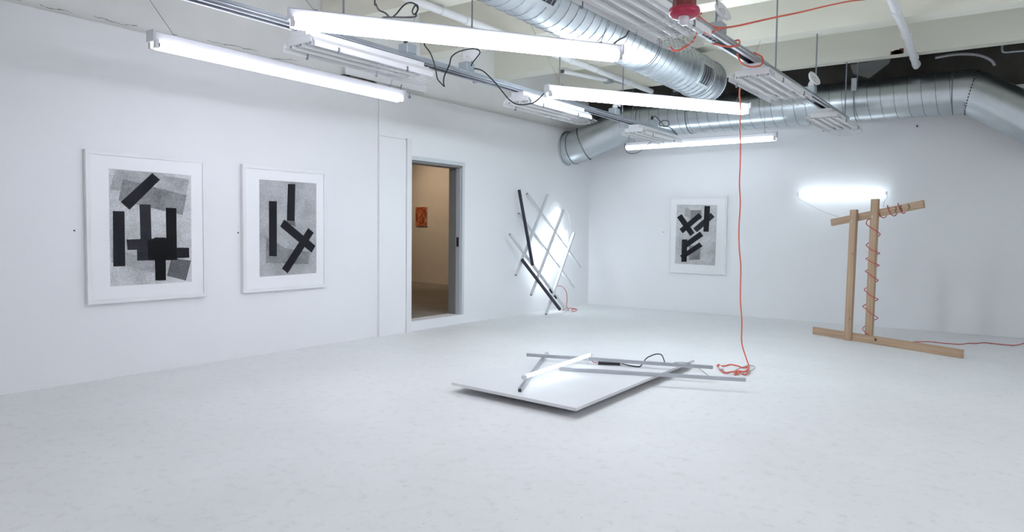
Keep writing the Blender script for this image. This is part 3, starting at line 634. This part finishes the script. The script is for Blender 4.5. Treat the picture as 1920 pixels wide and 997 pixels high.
seg('hanging_cord', [(3.99,6.32,2.59),(3.85,6.36,2.60),(3.72,6.39,2.56),(3.694,6.40,2.49),(3.693,6.400,2.42),(3.704,6.400,2.319),(3.702,6.400,2.131),(3.710,6.400,2.026),(3.715,6.400,1.846),(3.713,6.400,1.632),(3.725,6.400,1.465),(3.719,6.400,1.226),(3.728,6.400,1.044),(3.745,6.400,0.891),(3.749,6.400,0.603),(3.774,6.380,0.414),(3.784,6.360,0.225),(3.824,6.340,0.111),(3.866,6.320,0.02),(3.88,6.27,0.008)], 0.0062)
PO = [(3.862,6.336),(3.912,6.176),(3.949,6.040),(3.947,5.969),(3.907,5.983),(3.853,6.033),(3.878,5.914),(3.883,5.987),(3.859,6.038),(3.894,6.090),(3.899,6.190),(3.870,6.292),(3.837,6.265),(3.776,6.291),(3.718,6.280),(3.680,6.266),(3.665,6.188),(3.674,6.108),(3.729,6.005),(3.797,5.918),(3.839,5.966),(3.863,6.004)]
seg('cord_coil', [(x, y, 0.008+0.006*((i*7)%3)) for i, (x, y) in enumerate(PO)], 0.0065)
MB().tube([(3.66,6.13,0.026),(3.70,6.06,0.024)], [0.017,0.013], 10).build('plug', 'orange', oc)
MB().tube([(3.70,6.06,0.024),(3.735,6.01,0.022)], [0.016,0.009], 10).build('connector', 'plastic_white', oc)
cord('lamp_flex', [(3.735,6.010,0.022),(3.788,5.943,0.012),(3.824,5.925,0.012),(3.841,6.047,0.022),(3.845,6.196,0.022),(3.849,6.325,0.022),(3.872,6.395,0.012),(3.915,6.328,0.012),(3.946,6.180,0.020),(3.952,6.056,0.022),(3.935,5.960,0.022),(3.906,5.918,0.006)], 0.003, 'grey_cord', 'thin grey flex looping through the orange coil on the floor')

# ------------------------------------------------------------------ framed prints
PR1 = [('sheet', [(2.678,1.643),(3.349,1.635),(3.344,0.727),(2.675,0.726)]),
  ('g3', [(2.724,1.637),(3.037,1.634),(3.006,1.479),(2.682,1.477)]), ('g3', [(2.694,1.024),(3.026,0.918),(3.025,0.816),(2.685,0.914)]),
  ('g3', [(3.05,1.62),(3.33,1.60),(3.30,1.42),(3.07,1.44)]),
  ('g1', [(2.783,1.568),(3.306,1.464),(3.270,1.296),(2.748,1.397)]), ('g2', [(3.168,0.934),(3.340,0.909),(3.292,0.740),(3.128,0.788)]),
  ('k', [(3.017,1.630),(3.080,1.581),(2.831,1.328),(2.764,1.387)]), ('k', [(2.703,1.315),(2.791,1.314),(2.790,0.880),(2.699,0.881)]),
  ('k2', [(2.910,1.374),(2.998,1.374),(3.006,0.921),(2.916,0.921)]), ('kk', [(3.126,1.353),(3.215,1.352),(3.215,0.918),(3.127,0.918)]),
  ('k2', [(2.804,1.091),(3.125,1.103),(3.124,1.015),(2.811,1.008)]), ('k2', [(2.885,1.010),(3.219,1.013),(3.218,0.918),(2.885,0.922)]),
  ('k', [(3.207,1.022),(3.322,1.019),(3.324,0.935),(3.211,0.933)]), ('kk', [(2.971,1.084),(3.208,1.098),(3.212,0.921),(2.971,0.925)]), ('kk', [(3.025,1.107),(3.118,1.107),(3.117,0.752),(3.031,0.754)])]
PR2 = [('sheet2', [(4.016,1.643),(4.671,1.644),(4.667,0.746),(4.012,0.738)]),
  ('g1', [(4.086,1.120),(4.30,1.00),(4.589,0.961),(4.572,0.838),(4.080,0.868)]), ('g2', [(4.309,1.264),(4.411,1.261),(4.417,1.206),(4.339,1.236)]),
  ('k', [(4.117,1.447),(4.205,1.448),(4.201,0.925),(4.117,0.930)]), ('k', [(4.332,1.619),(4.417,1.623),(4.407,1.262),(4.317,1.266)]),
  ('k', [(4.287,1.277),(4.657,1.020),(4.609,0.952),(4.241,1.209)]), ('k', [(4.569,1.197),(4.636,1.151),(4.324,0.758),(4.258,0.806)])]
PR3 = [('sheet', [(1.526,1.608),(2.147,1.594),(2.136,0.711),(1.513,0.721)]),
  ('g1', [(1.744,1.523),(1.913,1.521),(1.917,1.384),(1.747,1.384)]), ('g3', [(1.665,1.564),(1.744,1.527),(1.747,1.398),(1.652,1.441)]), ('g1', [(1.731,0.996),(1.910,1.000),(1.908,0.793),(1.736,0.780)]),
  ('k', [(1.603,1.465),(1.812,1.186),(1.747,1.136),(1.532,1.416)]), ('k', [(1.870,1.481),(1.923,1.419),(1.628,1.177),(1.575,1.239)]),
  ('k2', [(2.054,1.480),(2.112,1.423),(1.850,1.195),(1.789,1.252)]), ('k', [(1.956,1.582),(2.040,1.580),(2.028,1.204),(1.948,1.206)]),
  ('k', [(1.897,1.206),(1.949,1.143),(1.682,0.951),(1.632,1.014)]), ('k', [(1.890,1.046),(1.943,0.989),(1.635,0.788),(1.594,0.840)]), ('k', [(1.618,1.086),(1.702,1.087),(1.701,0.751),(1.617,0.748)])]
def framed_print(s0, s1, z0, z1, polys, P, label, fw_=0.032):
    # P(s, z, o): s along the wall, z up, o out of the wall
    t = thing('framed_print', label, 'framed print', tuple(P((s0+s1)/2, z0, 0)), 'white framed black bar prints')
    def slabq(a0,a1,b0,b1,o0,o1):
        vs = [P(a0,b0,o0),P(a1,b0,o0),P(a1,b1,o0),P(a0,b1,o0),P(a0,b0,o1),P(a1,b0,o1),P(a1,b1,o1),P(a0,b1,o1)]
        return MB().add(vs, [(0,3,2,1),(4,5,6,7),(0,1,5,4),(1,2,6,5),(2,3,7,6),(3,0,4,7)])
    dp = 0.040
    slabq(s0,s1,z1-fw_,z1,0.002,dp).build('frame_rail', 'frame_white', t, bevel=0.0015); slabq(s0,s1,z0,z0+fw_,0.002,dp).build('frame_rail', 'frame_white', t, bevel=0.0015)
    slabq(s0,s0+fw_,z0+fw_,z1-fw_,0.002,dp).build('frame_rail', 'frame_white', t, bevel=0.0015); slabq(s1-fw_,s1,z0+fw_,z1-fw_,0.002,dp).build('frame_rail', 'frame_white', t, bevel=0.0015)
    slabq(s0+fw_,s1-fw_,z0+fw_,z1-fw_,0.004,0.030).build('mat_board', 'mat_board', t)
    sheet = None
    for i, (m_, po) in enumerate(polys):
        o0 = 0.0303 + 0.0003*i; n = len(po)
        vs = [P(a_,b_,0.0300) for a_, b_ in po] + [P(a_,b_,o0+0.0004) for a_, b_ in po]
        mb = MB().add(vs, [tuple(range(n)), tuple(range(n,2*n))] + [(k,(k+1)%n,n+(k+1)%n,n+k) for k in range(n)])
        if i == 0: sheet = mb.build('print_sheet', m_, t)
        else: mb.build('ink_patch' if m_[0] == 'g' else 'ink_bar', m_, sheet)
    slabq(s0+fw_,s1-fw_,z0+fw_,z1-fw_,0.0365,0.0380).build('glazing', 'glass', t)
    return t
PL = lambda s, z, o: Vector((o, s, z)); PBk = lambda s, z, o: Vector((s, BY-o, z))
framed_print(2.506, 3.483, 0.594, 1.776, PR1, PL, 'framed print with seven crowded black bars and one slanting bar above')
framed_print(3.839, 4.792, 0.597, 1.771, PR2, PL, 'framed print with two upright black bars and a tilted cross below')
framed_print(1.399, 2.293, 0.581, 1.725, PR3, PBk, 'framed print of slanting black bars on the end wall', 0.028)

# ------------------------------------------------------------------ leaning lattice light sculpture
BARS = [('/', (0.055,8.888,1.724),(0.268,7.798,0.594)), ('/', (0.096,9.264,1.507),(0.321,8.090,0.310)), ('/', (0.161,9.485,1.163),(0.374,8.390,0.022)),
        ('b', (0.026,8.392,1.717),(0.232,9.573,0.624)), ('b', (0.081,8.113,1.429),(0.287,9.289,0.336)), ('b', (0.135,7.832,1.142),(0.345,8.994,0.022))]
NV = Vector((1, 0, 0.1886)).normalized()
la = thing('light_sculpture', 'lattice of white and blue-black bars with lit tubes leaning on the wall', 'sculpture', (0.3, 8.6, 0))
def hollow_bar(a, b, w, material, parent, name='metal_bar', open_end=1):
    o = MB().bar(a, b, w, w, NV if parent is la else (0,0,1)).build(name, material, parent)
    a, b = Vector(a), Vector(b); d = (b-a).normalized()
    MB().bar(b - d*0.02, b + d*0.0012, w*0.72, w*0.72, NV if parent is la else (0,0,1)).build('open_end', 'black_rubber', o)
    return o
for k, a, b in BARS:
    if k == 'b': a, b = b, a
    hollow_bar(a, b, 0.031, 'bar_white', la)
for a, b in (((0.096,8.095,1.755),(0.296,8.157,0.713)), ((0.279,7.920,0.802),(0.417,8.693,0.065))):
    hollow_bar(a, b, 0.032, 'bar_dark', la, 'dark_bar')
for a, b in (((0.097,9.359,1.180),(0.236,8.654,0.443)), ((0.060,9.308,1.493),(0.205,8.482,0.641)), ((0.126,9.504,1.135),(0.279,8.732,0.325))):
    a, b = Vector(a), Vector(b); d = (b-a).normalized()
    t = MB().tube([a, b], 0.0135, 12).build('lamp', 'art_tube', la)
    for q, s in ((a, -1), (b, 1)): MB().tube([q, q+d*s*0.022], 0.0138, 12).build('lamp_cap', 'plastic_white', t)
for a, b in (((0.325,8.552,0.361),(0.336,8.607,0.304)), ((0.343,8.653,0.263),(0.351,8.699,0.222))):
    MB().bar(a, b, 0.03, 0.012, NV).build('connector', 'black_rubber', la)
cord('lamp_lead', [(0.17,9.36,1.22),(0.14,9.38,1.36),(0.10,9.36,1.50),(0.06,9.22,1.62),(0.05,9.05,1.63),(0.05,8.95,1.56),(0.05,8.93,1.45)], 0.0025, 'plastic_white', 'thin white lead looping behind the lattice sculpture', 'cord')
cord('lamp_lead', [(0.26,8.86,0.385),(0.245,8.95,0.383),(0.24,9.02,0.371),(0.23,9.109,0.328),(0.23,9.164,0.277),(0.23,9.185,0.223),(0.24,9.173,0.150),(0.25,9.149,0.06)] +
     [(0.08+(x+0.22)*0.75, y-0.22, 0.008+0.005*(i%3)) for i, (x, y) in enumerate(((-0.05,9.49),(-0.043,9.297),(0.006,9.380),(0.087,9.321),(-0.116,9.433),(-0.086,9.527),(-0.047,9.631),(0.092,9.549),(0.206,9.426),(0.261,9.269),(0.151,9.338),(0.061,9.455),(0.075,9.535)))],
     0.005, 'red_cord', 'red cord coiled on the floor at the foot of the lattice sculpture')

# ------------------------------------------------------------------ floor piece: raised board, bars, lit tube
PC = [(2.417,3.98),(3.531,3.893),(3.472,6.041),(2.358,6.128)]
bo = thing('raised_board', 'large white laminate board raised just off the floor under metal bars', 'board', (2.94,5.0,0.0))
mb = MB(); vs = [(x,y,0.050) for x,y in PC] + [(x,y,0.070) for x,y in PC]
mb.add(vs, [(0,1,5,4),(1,2,6,5),(2,3,7,6),(3,0,4,7),(3,2,1,0)]); mb.build('board_core', 'board_edge', bo)
vs = [(x,y,0.0700) for x,y in PC] + [(x,y,0.0715) for x,y in PC]
MB().add(vs, [(0,1,5,4),(1,2,6,5),(2,3,7,6),(3,0,4,7),(3,2,1,0),(4,5,6,7)]).build('laminate_face', 'board', bo)
for (x, y) in ((2.66,4.45),(3.2,4.42),(2.62,5.6),(3.2,5.55)):
    MB().box(x-0.05,x+0.05,y-0.3,y+0.3,0.0,0.0499).build('support', 'board_edge', bo)
def metal_bar(a, b, w, label):
    a, b = Vector(a), Vector(b); d = (b-a).normalized(); L_ = (a+b)/2
    t = thing('metal_bar', label, 'metal bar', (L_.x, L_.y, min(a.z,b.z)-w/2))
    # square hollow tube, local x along the bar is not needed: built directly
    o = MB().bar(a, b, w, w).build('tube_body', 'alu', t)
    for q, s in ((a,-1),(b,1)): MB().bar(q, q+d*s*0.0012, w*0.76, w*0.76).build('open_end', 'black_rubber', t)
    return t
metal_bar((2.327,5.411,0.085), (2.996,4.03,0.085), 0.026, 'short square aluminium bar lying under the lit tube on the board')
metal_bar((2.314,5.105,0.1125), (3.808,5.575,0.1125), 0.026, 'long square aluminium bar resting on the short bar, behind the black driver')
metal_bar((2.80,4.866,0.085), (4.132,5.391,0.085), 0.026, 'long square aluminium bar lying flat and overhanging furthest past the board')
lt = thing('light_tube', 'lit white tube propped across the bars on the board', 'tube light', (2.863,4.76,0.10))
a, b = Vector((2.880,4.236,0.128)), Vector((2.850,5.284,0.147)); d = (b-a).normalized()
MB().tube([a+d*0.03, b-d*0.03], 0.0145, 14).build('lamp', 'art_tube_soft', lt)
for q, s in ((a,1),(b,-1)):
    MB().tube([q, q+d*s*0.03], 0.0155, 14).build('lamp_cap', 'plastic_white', lt)
MB().tube([b-d*0.05, b-d*0.05-Vector((0,0,0.075))], 0.004, 6).build('prop', 'wire_white', lt)
dr = thing('lamp_driver', 'slim black lamp driver with white end on the board', 'driver', (2.99,5.36,0.0716))
MB().bar((2.918,5.29,0.0845),(3.078,5.382,0.0845),0.034,0.024).build('driver_case', 'black_rubber', dr)
MB().bar((3.0785,5.3823,0.0845),(3.091,5.3895,0.0845),0.032,0.022).build('end_plate', 'plastic_white', dr)
MB().bar((2.9175,5.2897,0.0845),(2.908,5.284,0.0845),0.030,0.020).build('end_plate', 'plastic_white', dr)
MB().tube(smooth_path([(2.908,5.284,0.085),(2.87,5.285,0.09),(2.855,5.275,0.12)]), 0.004, 6).build('red_lead', 'red_cord', dr)
cord('lamp_flex', [(3.092,5.39,0.085),(3.15,5.38,0.080),(3.20,5.38,0.078),(3.25,5.40,0.078),(3.262,5.43,0.10),(3.27,5.48,0.135),(3.27,5.56,0.145),(3.28,5.66,0.150),(3.31,5.70,0.140),(3.37,5.62,0.110),(3.39,5.60,0.078)], 0.005, 'black_rubber', 'black flex humping over the bar beside the driver')
cord('lamp_flex', [(3.40,5.75,0.076),(3.46,5.80,0.079),(3.52,5.86,0.06),(3.594,5.87,0.025),(3.674,5.796,0.006),(3.734,5.714,0.005),(3.80,5.66,0.005)], 0.003, 'grey_cord', 'thin grey flex leaving the board edge between the two long bars')

# ------------------------------------------------------------------ timber stand
O = Vector((3.79, 8.956, 0)); U = Vector((0.8852, -0.4652, 0)); Nn = Vector((0.4652, 0.8852, 0))
def SP(s, z, o): return O + U*s + Nn*o + Vector((0,0,z))
st = thing('timber_stand', 'tall pine timber stand with two posts and a slanted cross arm', 'stand', tuple(SP(0.85, 0, 0)))
def timber(a, b, w, t, name):
    # w along U/Z plane, t along Nn; mesh built in a local frame so the grain runs along it
    a, b = Vector(a), Vector(b); d = (b-a); Ln = d.length; d.normalize()
    yv = Nn - d*Nn.dot(d); yv.normalize(); zv = d.cross(yv)
    me = bpy.data.meshes.new(name); bm = bmesh.new()
    vs = [bm.verts.new((x, y, z)) for x in (0, Ln) for y in (-t/2, t/2) for z in (-w/2, w/2)]
    for f in ((0,1,3,2),(4,6,7,5),(0,4,5,1),(2,3,7,6),(0,2,6,4),(1,5,7,3)): bm.faces.new([vs[i] for i in f])
    bmesh.ops.recalc_face_normals(bm, faces=bm.faces); bmesh.ops.bevel(bm, geom=list(bm.edges), offset=0.003, segments=2, affect='EDGES')
    bm.to_mesh(me); bm.free(); me.materials.append(M['wood'])
    o = bpy.data.objects.new(name, me); COL.objects.link(o); o.parent = st
    mt = Matrix((d, yv, zv)).transposed().to_4x4(); mt.translation = a - st.location
    o.matrix_local = mt; return o
T_, W_ = 0.038, 0.086
timber(SP(0, W_/2, T_/2), SP(1.764, W_/2, T_/2), W_, T_, 'base_beam')
timber(SP(0.507, 0, -T_/2-0.001), SP(0.470, 1.468, 0.055), W_, T_, 'post')
timber(SP(0.710, 0, T_*1.5+0.001), SP(0.7276, 1.58, T_*1.5+0.001), W_, T_, 'post')
timber(SP(0.141, 1.325, T_*2.5+0.002), SP(1.257, 1.513, T_*2.5+0.002), W_*0.92, T_, 'cross_arm')
for (s, z, o) in ((0.470, 1.335, 0.028), (0.7165, 1.39, T_+0.0005)):
    c = SP(s, z, o); MB().tube([c, c-Nn*0.006], 0.013, 12).tube([c-Nn*0.006, c-Nn*0.012], 0.009, 6, smooth=False).build('bolt', 'bolt', st)
# knots in the timber and stamped marks on the arm
for (s, z, o) in ((0.835, 0.052, -0.0003), ): MB().tube([SP(s,z,o+0.002), SP(s,z,o-0.0006)], 0.016, 12).build('knot', 'brick', st)
for (s, z) in ((0.485, 0.97), (0.503, 0.245)): 
    oo = -T_-0.001 + (0.074)*z/1.468
    MB().tube([SP(s+0.02,z,oo+0.004), SP(s+0.02,z,oo-0.002)], 0.006, 8).build('knot', 'brick', st)
ad = (SP(1.257,1.513,0)-SP(0.141,1.325,0)).normalized(); av = ad.cross(Nn).normalized(); av = av if av.z > 0 else -av
for (s, cols) in ((0.955, 2), (1.015, 2), (1.105, 2)):
    mk = MB()
    for c_ in range(cols):
        for r_ in range(5):
            if (r_*3+c_*2+int(s*100)) % 4 == 0: continue
            q = SP(0.141,1.325,T_*2)-Nn*0.0006 + ad*(s-0.141+0.014*c_)*1.0125 + av*(-0.026+0.012*r_)
            mk.bar(q - av*0.004, q + av*0.004, 0.008 if r_ % 2 else 0.010, 0.0012, Nn)
    mk.build('stamp_mark', 'k2', st)
# bare tube over the stand, fixed by thin leads close to the end wall
bt = thing('bare_tube', 'brightly lit bare tube floating against the end wall above the timber stand', 'tube light', (3.82, 10.12, 1.725))
MB().tube([(3.30,10.12,1.731),(4.345,10.12,1.719)], 0.0165, 14).build('lamp', 'art_tube_mid', bt)
for x0, x1, z in ((3.278,3.30,1.7312),(4.345,4.368,1.7188)): MB().tube([(x0,10.12,z),(x1,10.12,z)], 0.017, 12).build('lamp_cap', 'plastic_white', bt)
for x in (3.5, 4.15): MB().tube([(x,10.137,1.725),(x,BY,1.725)], 0.004, 6).build('wall_pin', 'wire_white', bt)
w0 = SP(0.235, 1.385, T_*2.5)
cord('lamp_lead', [(3.29,10.12,1.715),(3.33,10.0,1.66),(3.50,9.75,1.58),(3.80,9.3,1.46), tuple(w0 + Vector((0,0,0.01)))], 0.0018, 'grey_cord', 'hair-thin lead from the bare tube to the arm end without cord turns')
w1 = SP(0.80, 1.482, T_*2.5)
cord('lamp_lead', [(4.36,10.12,1.71),(4.38,10.05,1.66),(4.40,9.8,1.62),(4.47,9.2,1.56), tuple(w1 + Vector((0,0,0.01)))], 0.003, 'plastic_white', 'pale lead from the bare tube to the cross arm beside the cord turns')
# red cord wound round post and arm, then along the floor
pts = []
ob, oh = SP(0.710, 0, T_*1.5), SP(0.7276, 1.58, T_*1.5)
def wrap_post(z): 
    t = z/1.58; return ob.lerp(oh, t)
zz = [0.10, 0.36, 0.54, 0.76, 0.90, 1.03, 1.27]
steps = 16
for i in range(len(zz)-1):
    for j in range(steps):
        an = -math.pi/2 + 2*math.pi*j/steps; z = zz[i] + (zz[i+1]-zz[i])*j/steps
        hx, hy = 0.060, 0.036
        loose = 1.0 + (0.25 if i in (0, 1) else 0.08)*abs(math.sin(an*0.5+i))
        k = 1.06/((abs(math.cos(an))/hx)**4 + (abs(math.sin(an))/hy)**4)**0.25
        pts.append(wrap_post(z) - U*math.cos(an)*k*loose + Nn*math.sin(an)*k*loose)
start = [SP(0.80,0.008,0.13), SP(0.76,0.012,0.11), SP(0.74,0.05,0.10)]
a0, a1 = SP(0.141,1.325,T_*2.5), SP(1.257,1.513,T_*2.5)
arm = []
for i, (s0_, s1_) in enumerate(((0.66,0.80),(0.80,0.92),(0.92,1.04))):
    for j in range(14):
        an = math.pi + 2*math.pi*j/14; s = s0_ + (s1_-s0_)*j/14
        c = a0.lerp(a1, (s-0.141)/1.116)
        arm.append(c + av*(math.cos(an)*0.062) - Nn*(math.sin(an)*0.034))
arm.append(a0.lerp(a1, (1.05-0.141)/1.116) - av*0.05)
fl = [(5.746,9.438,0.007),(5.675,9.426,0.007),(5.578,9.440,0.007),(5.479,9.455,0.007),(5.411,9.326,0.007),(5.338,9.290,0.007),(5.273,9.140,0.007),(5.125,9.113,0.007),(4.971,9.131,0.007),(4.785,8.928,0.007),(4.66,8.80,0.007)]
rc = cord('power_cord', [(6.05,10.21,0.40),(6.03,10.12,0.40),(5.98,10.0,0.30),(5.93,9.85,0.12),(5.86,9.68,0.03),(5.80,9.55,0.008)] + fl + [tuple(q) for q in start] + [tuple(q) for q in pts] + [tuple(SP(0.66,1.30,0.025)), tuple(SP(0.635,1.33,0.05)), tuple(SP(0.64,1.36,0.075))] + [tuple(q) for q in arm], 0.0052, 'red_cord', 'thin red cord wound round post and arm then trailing over the floor', k=3)
ou = thing('wall_outlet', 'white wall outlet low on the end wall where the red cord ends', 'outlet', (6.05, BY, 0.36))
MB().box(6.01,6.09,BY-0.012,BY-0.001,0.34,0.46).build('face_plate', 'plastic_white', ou, bevel=0.003)
MB().tube([(6.05,BY-0.0125,0.40),(6.05,BY-0.035,0.40)], 0.012, 10).build('plug', 'black_rubber', ou)
